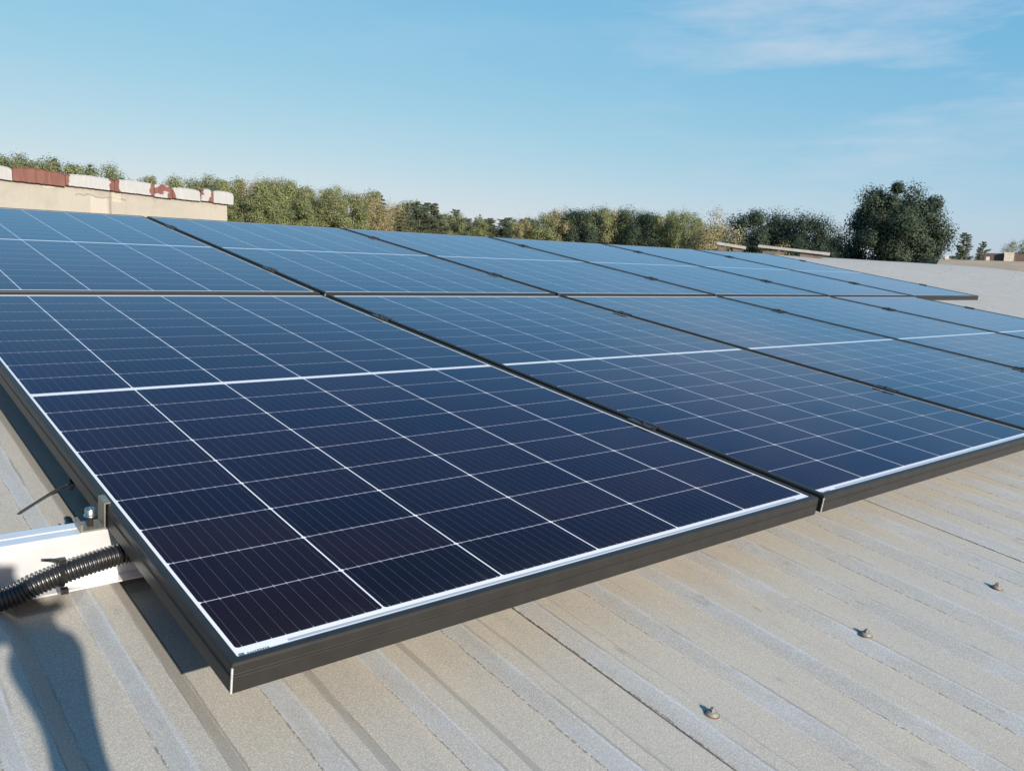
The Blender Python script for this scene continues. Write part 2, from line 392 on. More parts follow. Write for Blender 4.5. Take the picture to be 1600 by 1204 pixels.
# ------------------------------------------------------------------ clamps
def mid_clamp_meshes():
    b = MB(); b.prism([(-.019, .0002), (-.0065, .0002), (-.0065, -.012), (.0065, -.012), (.0065, .0002), (.019, .0002), (.019, .0036), (.0075, .0036), (.006, .0016), (-.006, .0016), (-.0075, .0036), (-.019, .0036)], -.034, .034, 'y')
    c = MB(); c.lathe([(.0, .0016), (.0062, .0016), (.0062, .0066), (.0050, .0076), (.003, .0076), (.003, .005), (.0, .005)], n=12)
    return b.mesh('plate', M_BLACK), c.mesh('bolt', M_BLACK)
CL_P, CL_B = mid_clamp_meshes()
def mid_clamp(row, k, yy, label):
    x = (k+1)*(PW+GX) - GX/2
    z = 0 if row == 0 else .0049 + yy*.0119
    y = yy if row == 0 else PL + GY + yy
    o = thing('mid_clamp', label, 'clamp', P(x, y, z), (SLOPE + (.0119 if row else 0), 0, 0), 'black clamps between the panels')
    link('plate', CL_P, o); link('bolt', CL_B, o)
ORD = ['first', 'second', 'third', 'fourth', 'fifth']
for k in range(4):
    for yy, w in ((.452, 'lower'), (1.59, 'upper')):
        mid_clamp(0, k, yy, 'black clamp in the %s gap of the front panel row, %s one of that gap' % (ORD[k], w))
for k in range(5):
    for yy, w in ((.452, 'lower'), (1.59, 'upper')):
        mid_clamp(1, k, yy, 'black clamp in the %s gap of the back panel row, %s one of that gap' % (ORD[k], w))
def end_clamp_mesh():
    m = MB(); m.prism([(-.010, .0002), (.0006, .0002), (.0006, -.036), (.017, -.036), (.017, -.033), (.0036, -.033), (.0036, .0034), (-.010, .0034)], -.03, .03, 'y')
    return m.mesh('bracket', M_BLACK)
EC = end_clamp_mesh(); ECB = MB().lathe([(.0, -.032), (.006, -.032), (.006, -.012), (.0065, -.012), (.0065, -.004), (0, -.004)], (.011, 0, 0), 12).mesh('bolt', M_STEEL)
for row, n, yy, lb in ((0, 5, .452, 'black end clamp on the right side of the lower panel row, near end'), (0, 5, 1.59, 'black end clamp on the right side of the lower panel row, far end'),
                       (1, 6, .452, 'black end clamp on the right side of the upper panel row, near its front frame'), (1, 6, 1.59, 'black end clamp on the right side of the upper panel row, near the white boards')):
    x = n*(PW+GX) - GX; y = yy if row == 0 else PL+GY+yy; z = 0 if row == 0 else .0049 + yy*.0119
    o = thing('end_clamp', lb, 'clamp', P(x, y, z), (SLOPE + (.0119 if row else 0), 0, 0), 'end clamps at the right side of the array')
    link('bracket', EC, o); link('bolt', ECB, o)
# the silver end clamp on the projecting rail
o = thing('end_clamp', 'silver end clamp with bolt holding the nearest panel to the projecting rail', 'clamp', P(0, .455, -.0378), (SLOPE, 0, 0))
m = MB(); m.prism([(-.034, .0), (-.002, .0), (-.002, .0382), (.0045, .0382), (.0045, .0400), (-.0040, .0400), (-.0040, .003), (-.031, .003), (-.031, .012), (-.034, .012)], -.015, .015, 'y'); m.build('bracket', M_BRACKET, o)
m = MB(); m.lathe([(.0, -.003), (.0042, -.003), (.0042, .018), (.0085, .0185), (.0085, .020), (.0070, .0202), (.0074, .0285), (.0066, .0298), (.0036, .0298), (.0036, .026), (0, .026)], (-.0185, -.002, 0), 18); m.build('bolt', M_STEEL, o, True)

# ------------------------------------------------------------------ corrugated hose and its tie
def bez(pts, n):                                 # Catmull-Rom through points
    pts = [Vector(p) for p in pts]; pts = [2*pts[0]-pts[1]] + pts + [2*pts[-1]-pts[-2]]; out = []
    for i in range(1, len(pts)-2):
        for k in range(n):
            t = k/n; a, b, c, d = pts[i-1:i+3]
            out.append(0.5*((2*b) + (c-a)*t + (2*a-5*b+4*c-d)*t*t + (3*b-a-3*c+d)*t**3))
    out.append(pts[-2]); return out
HP = [(-.62, .30, -.100), (-.42, .375, -.1005), (-.26, .396, -.098), (-.139, .402, -.0945), (-.095, .402, -.0815), (-.056, .401, -.0705), (-.020, .401, -.0640), (.018, .402, -.0600), (.07, .405, -.060), (.25, .41, -.075)]
path = bez(HP, 120)
acc = [0.0]
for a, b in zip(path, path[1:]): acc.append(acc[-1] + (b-a).length)
NS = int(acc[-1]/.00065); sp = []; j = 0
for i in range(NS):
    s = acc[-1]*i/(NS-1)
    while j < len(acc)-2 and acc[j+1] < s: j += 1
    t = (s-acc[j])/max(1e-9, acc[j+1]-acc[j]); sp.append(path[j].lerp(path[j+1], t))
rad = []
for i in range(NS):
    q = (acc[-1]*i/(NS-1)/.0052) % 1.0
    rad.append(.0152 if .16 < q < .66 else (.0134 if (.72 < q < 1.0 or q < .10) else .0144))
m = MB(); m.tube([P(*q) for q in sp], rad, 20)
o = m.build('corrugated_hose', M_PLASTIC, None, True); tag(o, 'black corrugated hose running along the silver rail and under the nearest panel', 'hose')
o = thing('cable_tie', 'black cable tie strapped round the corrugated hose on the rail', 'cable tie', P(-.066, .4015, -.0735), (SLOPE, 0, 0))
m = MB(); ring = [(-.0018 + .004*math.cos(a)*.25, .0168*math.cos(a), .0168*math.sin(a)) for a in np.linspace(0, 2*math.pi, 33)]
for dx in (-.0022, -.0007, .0007, .0022): m.tube([(x+dx+.0*z, y, z) for x, y, z in ring], .0009, 6)
m.build('strap', M_PLASTIC, o)
m = MB(); m.box((-.005, -.006, .0155), (.004, .0035, .0225)); m.tube([(-.001, -.003, .019), (-.012, .004, .021), (-.019, .012, .019)], .0022, 8)
m.build('head', M_PLASTIC, o)
m = MB(); m.box((-.006, -.021, -.020), (.003, -.013, -.013)); m.build('clip', M_PLASTIC, o)
# loose tie poking out from under the nearest panel
tie = bez([(.050, .83, -.105), (.026, .745, -.098), (.0155, .690, -.066), (.008, .682, -.0635), (-.012, .690, -.0760), (-.058, .702, -.1095)], 10)
m = MB()
for a, b in zip(tie, tie[1:]):
    a = P(*a); b = P(*b); t = (b-a).normalized(); sdv = t.cross(Vector((.3, .2, 1))).normalized()*.0038; nn = t.cross(sdv).normalized()*.0015
    m.add([a-sdv-nn, a+sdv-nn, a+sdv+nn, a-sdv+nn, b-sdv-nn, b+sdv-nn, b+sdv+nn, b-sdv+nn], [(0,1,5,4),(1,2,6,5),(2,3,7,6),(3,0,4,7),(0,3,2,1),(4,5,6,7)])
tag(m.build('cable_tie', M_PLASTIC), 'loose black cable tie end poking out from under the panel over the roof', 'cable tie')

# ------------------------------------------------------------------ roof screws
SC_W = MB().lathe([(.0, 0), (.0135, 0), (.0135, .0012), (.0115, .0016), (.0, .0018)], n=28).mesh('sealing_ring', M_RUST)
SC_D = MB().lathe([(.0, .0016), (.0118, .0018), (.0114, .0028), (.0086, .0052), (.0066, .0058), (.0, .0058)], n=28).mesh('washer', M_WASHER)
SC_H = MB().lathe([(.0, .0056), (.0062, .0056), (.0062, .0098), (.0050, .0106), (.0032, .0108), (.0030, .0124), (.0018, .0132), (0, .0134)], n=6).mesh('screw_head', M_WASHER)
def screw(n, y, label, group, dx=0.0):
    o = thing('roof_screw', label, 'screw', P(RIB0 + n*PITCH + .032 + dx, y, CREST + .0004), (SLOPE, 0, random.uniform(0, 1)), group); o.scale = (.74, .74, .82)
    w = link('washer', SC_D, o); link('sealing_ring', SC_W, w); link('screw_head', SC_H, o)
screw(4, -.226, 'roof screw with rusty ring nearest to the bottom edge of the picture', 'roof screws in front of the panels', .007)
screw(7, -.226, 'middle one of the three roof screws in front of the panels', 'roof screws in front of the panels', -.008)
screw(10, -.266, 'roof screw at the right edge of the picture in front of the panels', 'roof screws in front of the panels', -.004)
for i in range(14):
    n = 62 + i*6; t = 4.05 + (i % 3)*.28
    screw(n, t, 'small screw on the bare grey roof right of the upper panel row', 'screws on the bare roof by the ridge')

# ------------------------------------------------------------------ pale boards lying on the ridge
M_BOARD = simple('pale_board', (.255, .25, .235), .7, 0, .1, 12); M_BROWN = simple('brown_underside', (.11, .085, .065), .85, 0, .25, 14)
def ridge_z(x, y): return ROT @ Vector((x, y, CREST))
def board(name, label, x, t, lx, ly, h, yaw, lid):
    y, z, a = roof_curve(t); q = P(x, y, z + CREST)
    o = thing(name, label, 'board', q, (0, 0, yaw))
    m = MB(); m.box((-lx/2, -ly/2, h), (lx/2, ly/2, h+.035)); m.build('top_board', M_BOARD, o).rotation_euler = (0, lid, 0)
    m = MB()
    for xx in (-lx*.42, lx*.1): m.box((xx, -ly*.42, -.03), (xx+lx*.3, ly*.42, h-.006))
    m.build('support', M_BROWN, o)
board('ridge_board', 'long pale board lying on brown blocks on the roof ridge before the dark trees', 10.12, 5.66, .92, .46, .055, -1.02, .085)
board('ridge_board', 'short pale board on the roof ridge in front of the yellow tree', 8.98, 5.86, .36, .32, .060, -.98, .13)

# ------------------------------------------------------------------ concrete building with rusty coping (behind, left)
def mat_concrete():
    m, nt, b = new_mat('stained_concrete'); v = objco(nt)
    n1 = noise(nt, v, 1.6, 6, .6); n2 = noise(nt, stretch(nt, v, (1, 1, .25)), 7, 5, .65); n3 = noise(nt, v, 60, 3, .6)
    c = mix(nt, n1.ramp(.35, .65), (.222, .208, .176), (.262, .248, .214)); c = mix(nt, n2.ramp(.52, .75)*0.6, c, (.205,.180,.145))
    c = mix(nt, n3.ramp(.4, .7)*0.25, c, (.26,.232,.195))
    pat = noise(nt, stretch(nt, v, (1.5, 1, 2.2), (2, 0, .4)), 1.1, 1).ramp(.66, .68); c = mix(nt, pat*0.7, c, (.40,.365,.30))
    sx = nt.nodes.new('ShaderNodeSeparateXYZ'); nt.links.new(v, sx.inputs[0]); X = Nd(nt, sx.outputs[0]); Z = Nd(nt, sx.outputs[2])
    wv = (n2 - 0.5)*0.16; jl = ((X + wv*0.4 - 3.19).abs() < 0.012).max((X + wv*0.4 - 1.62).abs() < 0.008).max(((Z + X*0.0385 + wv - 1.20).abs() < 0.011)*(X > 2.75)*(X < 3.4))
    c = mix(nt, jl*0.6, c, (.13, .112, .088))
    pl = ((X + wv) > 2.93)*((X + wv) < 3.16)*((Z + wv) < 1.08); pl2 = ((X + wv) > 3.21)*((X + wv) < 3.34)*((Z + wv) > 1.02)*((Z + wv) < 1.16); c = mix(nt, pl.max(pl2)*0.6, c, (.335, .312, .265))
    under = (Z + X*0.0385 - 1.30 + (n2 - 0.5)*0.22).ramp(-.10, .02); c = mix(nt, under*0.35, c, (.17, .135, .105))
    nt.links.new(c, b.inputs['Base Color']); b.inputs['Roughness'].default_value = .9; bump(nt, b, n3 + n2, .3, .01); return m
def mat_coping(name, thr, seed):
    m, nt, b = new_mat(name); v = objco(nt)
    at = nt.nodes.new('ShaderNodeAttribute'); at.attribute_name = 'end'; e = Nd(nt, at.outputs['Fac'])
    n1 = noise(nt, stretch(nt, v, (1.1, 1, 2.0), (seed, 0, 0)), 2.4, 5, .6); n2 = noise(nt, stretch(nt, v, (14, 3, 1.5)), 3, 4, .6); n3 = noise(nt, v, 9, 4, .6)
    rust = mix(nt, n2.ramp(.35, .65), (.085, .026, .017), (.125, .044, .029))
    wht = mix(nt, n2.ramp(.4, .8), (.250, .255, .256), (.290, .295, .296)); wht = mix(nt, n1.ramp(.4, .7)*0.35, wht, (.215, .21, .20))
    f = (n1.ramp(thr - .012, thr + .012)).max((e + (n3 - 0.5)*1.1).ramp(.62, .68))
    nt.links.new(mix(nt, f, wht, rust), b.inputs['Base Color']); b.inputs['Roughness'].default_value = .7; return m
YB = 12.0
bd = thing('concrete_building', 'pale concrete building left behind the panels with a white and rusty metal coping', 'building', (1.0, YB, -6.1))
def topz(x): return 1.228 - .0385*(x - 1.87)
m = MB(); xa, xb2 = -5.5, 4.85
poly = [(xa, -6.08), (xb2, -6.08), (xb2, topz(xb2)), (xa, topz(xa))]
m.prism(poly, YB, YB + 9, 'y'); o = m.build('wall', mat_concrete(), bd); o.matrix_parent_inverse = Matrix.Translation((-1.0, -YB, 6.1))
COP = [mat_coping('coping_white', .72, 0), mat_coping('coping_patchy', .56, 3.1), mat_coping('coping_rusty', .22, 5.7)]
XP = [wx for wx in (-5.6, -4.3, -3.3, -2.2, -1.2, -.1, .95, 2.0, 2.62, 3.22, 3.77, 4.02, 4.45, 4.64, 4.93)]
# joints that the photograph shows, as x along the wall: white|red|white|white|patchy|white|patchy|white end
XP = [-5.6, -4.5, -3.4, -2.3, -1.2, -.1, .95, 2.00, 2.62, 3.24, 3.77, 4.02, 4.43, 4.62, 4.93]
KIND = [0, 2, 0, 1, 0, 2, 0, 2, 0, 0, 1, 0, 1, 0]
EROD = [(0, 1), (0, 0), (1, 1), (1, 0), (0, 1), (0, 0), (1, .3), (0, 0), (.8, 1.1), (1.1, .9), (.6, 1), (.8, .6), (.7, .9), (0, .5)]
for i, (a, b) in enumerate(zip(XP, XP[1:])):
    m = MB(); g = .003
    h0 = .165 + .012*math.sin(i*2.1); lift = .01*math.sin(i*1.7)
    x0, x1 = a+g, b-g
    def sec(x, s=0.0):
        z = topz(x) + lift
        return [(YB-.055, z-.012), (YB-.060, z+h0-.02+s), (YB-.04, z+h0+s), (YB+.32, z+h0+s), (YB+.33, z-.01)]
    n = 25; vs = []; fs = []
    for k in range(n):
        x = x0 + (x1-x0)*k/(n-1); e = .034*max(0, 1-abs(k-(n-1)/2)/((n-1)/2)*1.0)**.25 - .034
        vs += [(x, y, z + (e if j in (1, 2, 3) else 0) + (random.uniform(-.003, .003) if j < 3 else 0)) for j, (y, z) in enumerate(sec(x))]
    for k in range(n-1):
        for j in range(5): fs.append((k*5+j, k*5+(j+1) % 5, (k+1)*5+(j+1) % 5, (k+1)*5+j))
    fs += [tuple(range(4, -1, -1)), tuple(range((n-1)*5, n*5))]
    m.add(vs, fs); o = m.build('coping', COP[KIND[i]], bd)
    at = o.data.attributes.new('end', 'FLOAT', 'POINT'); rs_ = EROD[i]
    at.data.foreach_set('value', [min(1.0, max(rs_[0]*max(0, 1 - (v_.co.x - x0)/.16), rs_[1]*max(0, 1 - (x1 - v_.co.x)/.16))) for v_ in o.data.vertices]); o.matrix_parent_inverse = Matrix.Translation((-1.0, -YB, 6.1))
    o['label'] = ['white painted metal coping piece', 'white coping piece with rust patches', 'rusty red coping piece'][KIND[i]]

# ------------------------------------------------------------------ far buildings on the right
def pol(az, d): a = math.radians(az); return CAMLOC.x + d*math.sin(a), CAMLOC.y + d*math.cos(a)
M_TAN = simple('tan_roofing', (.27, .215, .155), .9, 0, .12, .8); M_BRK = simple('brown_brick', (.105, .075, .062), .9, 0, .2, 2.5); M_POST = simple('pale_post', (.52, .46, .38), .85, 0, .12, 4)
fb = thing('tan_building', 'far low building with a wide tan roof right of the large tree', 'building', (*pol(70, 46), -6.1), (0, 0, math.radians(-70)))
px, py = pol(66.9, 46.0)
m = MB(); bx, by = pol(70, 46)
def far_poly():
    return [(-9, 5.2), (-3, 6.75), (0, 7.36), (3, 7.40), (8, 6.2), (8, 0), (-9, 0)]
m.prism(far_poly(), -2.6, 34, 'x'); m.build('roof', M_TAN, fb)
for k in range(7): MB().box((-2.4 + k*1.75, .9, 7.38), (-2.25 + k*1.75, 1.05, 7.56)).build('ridge_post', M_POST, fb)
fw = thing('brick_wall', 'far dark brown wall with a pale post above the tan roof', 'wall', (*pol(71, 62), -6.1), (0, 0, math.radians(-71)))
m = MB(); m.box((-2.05, 0, 0), (14, .4, 8.12)); m.build('wall', M_BRK, fw)
m = MB(); m.box((-.95, -.25, 0), (-.42, -.003, 8.2)); m.build('post', M_POST, fw)

# ------------------------------------------------------------------ trees
def leaf_mat(name, c1, c2, c3):
    m, nt, b = new_mat(name)
    at = nt.nodes.new('ShaderNodeAttribute'); at.attribute_name = 'tone'; t = Nd(nt, at.outputs['Fac'])
    oi = nt.nodes.new('ShaderNodeObjectInfo'); r = Nd(nt, oi.outputs['Random'])
    c = mix(nt, t.ramp(.15, .8), c1, c2); c = mix(nt, (t*0.6 + r*0.7).ramp(.75, 1.15), c, c3)
    nt.links.new(c, b.inputs['Base Color']); b.inputs['Roughness'].default_value = .6; b.inputs['Specular IOR Level'].default_value = .25
    tr = nt.nodes.new('ShaderNodeBsdfTranslucent'); nt.links.new(c, tr.inputs[0])
    ms = nt.nodes.new('ShaderNodeMixShader'); ms.inputs[0].default_value = .34
    nt.links.new(b.outputs[0], ms.inputs[1]); nt.links.new(tr.outputs[0], ms.inputs[2]); nt.links.new(ms.outputs[0], nt.nodes['Material Output'].inputs[0])
    return m
L_OAK = leaf_mat('oak_leaves', (.022, .038, .026), (.040, .062, .038), (.058, .082, .046))
L_BIRCH = leaf_mat('birch_leaves', (.175, .200, .085), (.270, .290, .135), (.320, .310, .160))
L_AUT = leaf_mat('autumn_leaves', (.215, .190, .095), (.310, .270, .140), (.340, .265, .140))
L_PINE = leaf_mat('pine_needles', (.066, .090, .056), (.104, .130, .078), (.125, .145, .088))
L_MIX = leaf_mat('green_leaves', (.125, .150, .066), (.195, .222, .102), (.235, .232, .115))
BK_DARK = simple('dark_bark', (.085, .065, .05), .9, 0, .25, 6); BK_PALE = simple('birch_bark', (.42, .38, .32), .85, 0, .3, 5); BK_PINE = simple('pine_bark', (.13, .085, .06), .9, 0, .25, 5)
def crown_mesh(name, mat, pts, size, out, jit, seed):
    rg = np.random.default_rng(seed); n = len(pts)
    nrm = out + rg.normal(0, jit, (n, 3)); nrm /= np.linalg.norm(nrm, axis=1)[:, None] + 1e-9
    t = np.cross(nrm, rg.normal(0, 1, (n, 3))); t /= np.linalg.norm(t, axis=1)[:, None] + 1e-9; bt = np.cross(nrm, t)
    sz = size*rg.uniform(.55, 1.25, (n, 1)); asp = rg.uniform(.5, .9, (n, 1))
    a, b = t*sz, bt*sz*asp
    k1 = nrm*sz*.18
    v = np.stack([pts-a*.5+k1*0, pts-b*.5-k1, pts+a*.5, pts+b*.5-k1], 1).reshape(-1, 3)
    me = bpy.data.meshes.new(name); me.vertices.add(4*n); me.vertices.foreach_set('co', v.ravel())
    me.loops.add(4*n); me.loops.foreach_set('vertex_index', np.arange(4*n, dtype=np.int32))
    me.polygons.add(n); me.polygons.foreach_set('loop_start', np.arange(0, 4*n, 4, dtype=np.int32)); me.polygons.foreach_set('loop_total', np.full(n, 4, dtype=np.int32))
    me.update(calc_edges=True)
    at = me.attributes.new('tone', 'FLOAT', 'FACE'); at.data.foreach_set('value', rg.uniform(0, 1, n).astype(np.float32))
    me.materials.append(mat); me.validate(); return me
def trunk_mesh(name, mat, H, r, limbs, seed, lean=.02):
    rr = random.Random(seed); m = MB()
    pts = []; x = y = 0
    for k in range(8):
        z = H*k/7; pts.append((x, y, z)); x += rr.uniform(-lean, lean)*H*.12; y += rr.uniform(-lean, lean)*H*.12
    m.tube(pts, [r*(1.25 if k == 0 else 1-.115*k) for k in range(8)], 8)
    for (c, w) in limbs:
        z0 = max(H*.12, c[2] - .55*math.hypot(c[0], c[1]) - H*.04); z0 = min(z0, H*.93); k = min(6, int(z0/H*7)); f = z0/H*7-k
        s = Vector(pts[k]).lerp(Vector(pts[k+1]), f); e = Vector(c); mid = s.lerp(e, .5) + Vector((rr.uniform(-.2, .2), rr.uniform(-.2, .2), .25))
        m.tube([s, mid, e], [r*.34*w, r*.2*w, r*.06], 5)
    return m.mesh(name, mat, True)
def broad(kind, H, rx, zlo, nl, per, lsize, leafmat, bark, seed, lobr=.22, narrow=1.0, tr=.028, tail=2.0, var=(.75, 1.4)):
    rg = np.random.default_rng(seed); cs = []; cz = (H + zlo)/2; rz = (H - zlo)/2
    pts = []; outs = []; limbs = []
    for i in range(nl):
        for _ in range(50):
            j_ = rg.uniform(); zf = 1 - 1.9*((i + .5 + rg.uniform(-.5, .5))/nl); an = i*2.39996 + rg.uniform(-.5, .5); d = np.array([math.sqrt(max(0, 1 - zf*zf))*math.cos(an), math.sqrt(max(0, 1 - zf*zf))*math.sin(an), zf]); q = d*(rg.uniform(.70 if tail > 1 else .62, 1.02) if i % 4 else rg.uniform(.2, .6))
            zz = q[2]; prof = (1 - .35*max(0, zz))*narrow if narrow < 1 else 1
            c = np.array([q[0]*rx*prof, q[1]*rx*prof, cz + zz*rz*.9])
            if all(np.linalg.norm(c-o) > lobr*rx*.75 for o in cs): break
        cs.append(c); lr = lobr*rx*rg.uniform(*var)
        dd = rg.normal(0, 1, (per, 3)); dd /= np.linalg.norm(dd, axis=1)[:, None]
        rad = lr*(rg.uniform(.2, 1, (per, 1))**.55)*(1 + .35*rg.normal(0, 1, (per, 1)).clip(-1.4, tail)*.75)
        p = c + dd*rad*np.array([1, 1, 1.25 if narrow < 1 else .85]); pts.append(p)
        og = (p - np.array([0, 0, cz])); og /= np.linalg.norm(og, axis=1)[:, None] + 1e-9; outs.append(dd*1.0 + og*.45 + np.array([0, 0, .2]))
        if i % 2 == 0: limbs.append((c, rg.uniform(.6, 1.1)))
    pts = np.concatenate(pts); outs = np.concatenate(outs)
    return trunk_mesh('trunk', bark, H*.72, H*tr, limbs, seed), crown_mesh('crown', leafmat, pts, lsize, outs, .34, seed)
def conifer(H, r, zlo, leafmat, bark, seed, lsize=.17, pine=False):
    rg = np.random.default_rng(seed); pts = []; outs = []; limbs = []
    nw = 26
    for w in range(nw):
        f = w/(nw-1); z = zlo + (H-zlo)*f
        R0 = r*((1-f)**.75*.95 + .05) if not pine else r*(.25 + .75*math.sin(math.pi*min(1, .18 + .80*f))**.8)*rg.uniform(.7, 1.1)
        nb = 8 if f < .8 else 5
        for b in range(nb):
            a = rg.uniform(0, 6.28); L = R0*rg.uniform(.65, 1.15); k = int(40 + 190*L/r)
            t = rg.uniform(.12, 1, k)**.7
            droop = (-.25*L*t**1.5 if not pine else .22*L*t)
            p = np.stack([np.cos(a)*L*t, np.sin(a)*L*t, z + droop], 1) + rg.normal(0, .16*(.4 + L*.25), (k, 3))*np.array([1, 1, .7])
            pts.append(p); outs.append(np.tile(np.array([np.cos(a)*.5, np.sin(a)*.5, .7]), (k, 1)))
            if b % 2 == 0 and f < .9: limbs.append((np.array([np.cos(a)*L*.8, np.sin(a)*L*.8, z - .1]), .5))
    top = np.stack([rg.normal(0, .08, 30), rg.normal(0, .08, 30), H - rg.uniform(0, 1.1, 30)], 1); pts.append(top); outs.append(np.tile([0., 0, 1], (30, 1)))
    return trunk_mesh('trunk', bark, H*.93, H*.013, limbs, seed, .006), crown_mesh('crown', leafmat, np.concatenate(pts), lsize, np.concatenate(outs), .7, seed)
GZ = -6.1
def plant_tree(protos, name, az, d, top_el, label, group=None, sc=1.0, zrot=None, H0=None, cat='tree', wid=1.0):
    tm, cm, H = protos
    x, y = pol(az, d); topz_ = CAMLOC.z + d*math.tan(math.radians(top_el)); s = (topz_ - GZ)/H
    o = thing(name, label, cat, (x, y, GZ), (0, 0, random.uniform(0, 6.28) if zrot is None else zrot), group)
    o.scale = (s*wid*sc, s*wid*sc, s)
    link('trunk', tm, o); link('crown', cm, o); return o
def PB(*a, **k):
    t, c = broad(*a, **k); co = np.empty(len(c.vertices)*3, np.float32); c.vertices.foreach_get('co', co)
    return (t, c, float(np.percentile(co.reshape(-1, 3)[:, 2], 99.7)))
BIRCH = [PB('b', 16, 2.3, 2.5, 58, 430, .17, L_BIRCH, BK_PALE, 100+i, lobr=.29, narrow=.66, tr=.012, tail=1.3, var=(.6, 1.6)) for i in range(4)]
AUT = [PB('b', 14, 2.5, 2.0, 46, 260, .165, L_AUT, BK_PALE, 200+i, lobr=.33, narrow=.95, tr=.012) for i in range(2)]
GREEN = [PB('b', 14, 3.0, 1.8, 48, 560, .17, L_MIX, BK_DARK, 300+i, lobr=.34, tr=.014) for i in range(3)]
DARK = [PB('b', 13, 3.9, 1.5, 66, 900, .17, L_OAK, BK_DARK, 420+i, lobr=.31, tr=.02, tail=.8, var=(.75, 1.35)) for i in range(2)]
SPRUCE = [(*conifer(15, 3.0, 1.5, L_PINE, BK_PINE, 500+i), 15) for i in range(2)]
PINE = [(*conifer(15, 2.9, 4.5, L_PINE, BK_PINE, 600+i, .18, True), 15) for i in range(2)]
rr = random.Random(21)
def lerp_tab(tab, x):
    for (a, b), (c, d) in zip(tab, tab[1:]):
        if a <= x <= c: return b + (d-b)*(x-a)/(c-a)
    return tab[-1][1] if x > tab[-1][0] else tab[0][1]
TOP = [(6, 4.8), (9.8, 4.75), (13, 4.7), (16, 4.45), (19.5, 4.25), (22, 4.45), (25.5, 4.35), (29, 4.15), (31, 3.9), (33.5, 3.6), (36, 3.15), (40.5, 2.65), (41.5, 2.9)]
DIST = [(6, 112), (20, 122), (32, 140), (41, 178)]
az = 7.0
while az < 40.9:                                 # forest edge, left to middle
    d = lerp_tab(DIST, az); el = lerp_tab(TOP, az)
    for row in range(3):
        a = az + rr.uniform(-.35, .35) + row*.45; dd = d + row*7 + rr.uniform(-2, 2); e = el + (rr.uniform(-1.0, .05) if row == 0 else rr.uniform(-.75, .15))
        q = rr.random()
        if a < 21: kind = 'g' if q < .55 else ('b' if q < .85 else 's')
        elif a < 31.5: kind = 'b' if q < .70 else ('a' if q < .80 else 'g')
        elif a < 33.5: kind = 'a' if q < .4 else 's'
        else: kind = 'p' if q < .5 else ('s' if q < .85 else 'g')
        nm, pool, lb, gp = {'b': ('birch_tree', BIRCH, 'light green birch in the forest edge behind the panel tops, one of many alike', 'birches in the forest edge'),
              'a': ('autumn_tree', AUT, 'yellowing tree with pale stems in the forest edge behind the panels', 'yellowing trees in the forest edge'),
              'g': ('leafy_tree', GREEN, 'mid green leafy tree in the forest edge behind the concrete building and panels', 'leafy trees in the forest edge'),
              's': ('spruce_tree', SPRUCE, 'dark pointed spruce in the forest edge behind the panels', 'spruces in the forest edge'),
              'p': ('pine_tree', PINE, 'dark round topped pine in the forest edge behind the panels', 'pines in the forest edge')}[kind]
        plant_tree(rr.choice(pool), nm, a, dd, max(2.0, e), lb, gp, wid=rr.uniform(.85, 1.25))
    az += 2.15*118/d*.50
TOP2 = [(40, 2.4), (41, 3.0), (42.5, 3.5), (44.5, 3.4), (46.5, 3.6), (48, 3.35), (49.5, 3.6), (51, 3.75), (52.5, 3.2), (54, 2.4)]
az = 40.2
while az < 53.2:                                 # second group, middle
    for row in range(2):
        a = az + rr.uniform(-.3, .3) + row*.5; dd = 104 + row*8 + rr.uniform(-2, 2); e = lerp_tab(TOP2, a) + rr.uniform(-.65, .1)
        q = rr.random()
        kind = 'd' if (44 < a < 45.5 or 47.8 < a < 49.6) and q < .7 else ('a' if q < .48 else 'g' if q < .75 else 'b')
        nm, pool, lb, gp = {'b': ('birch_tree', BIRCH, 'light green birch in the grove right of the conifers', 'birches in the middle grove'),
              'a': ('autumn_tree', AUT, 'yellow brown tree in the grove right of the conifers', 'yellowing trees in the middle grove'),
              'g': ('leafy_tree', GREEN, 'mid green leafy tree in the grove right of the conifers', 'leafy trees in the middle grove'),
              'd': ('dark_tree', DARK, 'dark green tree among the yellow trees of the middle grove', 'dark trees in the middle grove')}[kind]
        plant_tree(rr.choice(pool), nm, a, dd, e, lb, gp, wid=rr.uniform(.85, 1.1))
    az += .95
YEL = PB('b', 10.5, 2.9, 1.2, 56, 300, .14, L_AUT, BK_DARK, 701, lobr=.27, tr=.016)
plant_tree(YEL, 'yellow_tree', 53.6, 72, 3.6, 'loose yellowish tree behind the short pale board on the ridge', zrot=1.0, wid=.86)
plant_tree(YEL, 'yellow_tree', 57.3, 60, 1.75, 'low yellow brown bush in front of the pair of dark round trees', zrot=3.0, wid=.7)
plant_tree(GREEN[1], 'leafy_tree', 52.3, 76, 2.6, 'low green tree directly left of the loose yellowish tree', zrot=2.0, wid=.8)
plant_tree(DARK[0], 'dark_tree', 56.5, 86, 3.72, 'left one of the two dark round trees beyond the long pale board', zrot=.4, wid=.98)
plant_tree(DARK[1], 'dark_tree', 59.0, 84, 3.50, 'right one of the two dark round trees, sloping down to the gap', zrot=2.2, wid=.95)
plant_tree(DARK[1], 'dark_tree', 60.2, 88, 2.2, 'small dark tree filling the foot of the right dark round tree', zrot=4.2, wid=.8)
plant_tree(GREEN[0], 'leafy_tree', 61.7, 96, 1.4, 'low green bush in the gap left of the large dark tree', zrot=1.2, wid=.8)
OAK = PB('b', 13, 4.15, 3.0, 96, 900, .16, L_OAK, BK_DARK, 829, lobr=.20, tr=.026, tail=.7, var=(.6, 1.65))
plant_tree(OAK, 'oak_tree', 64.45, 68, 5.3, 'large dark green tree standing alone at the right above the roof', zrot=.7, wid=.90)
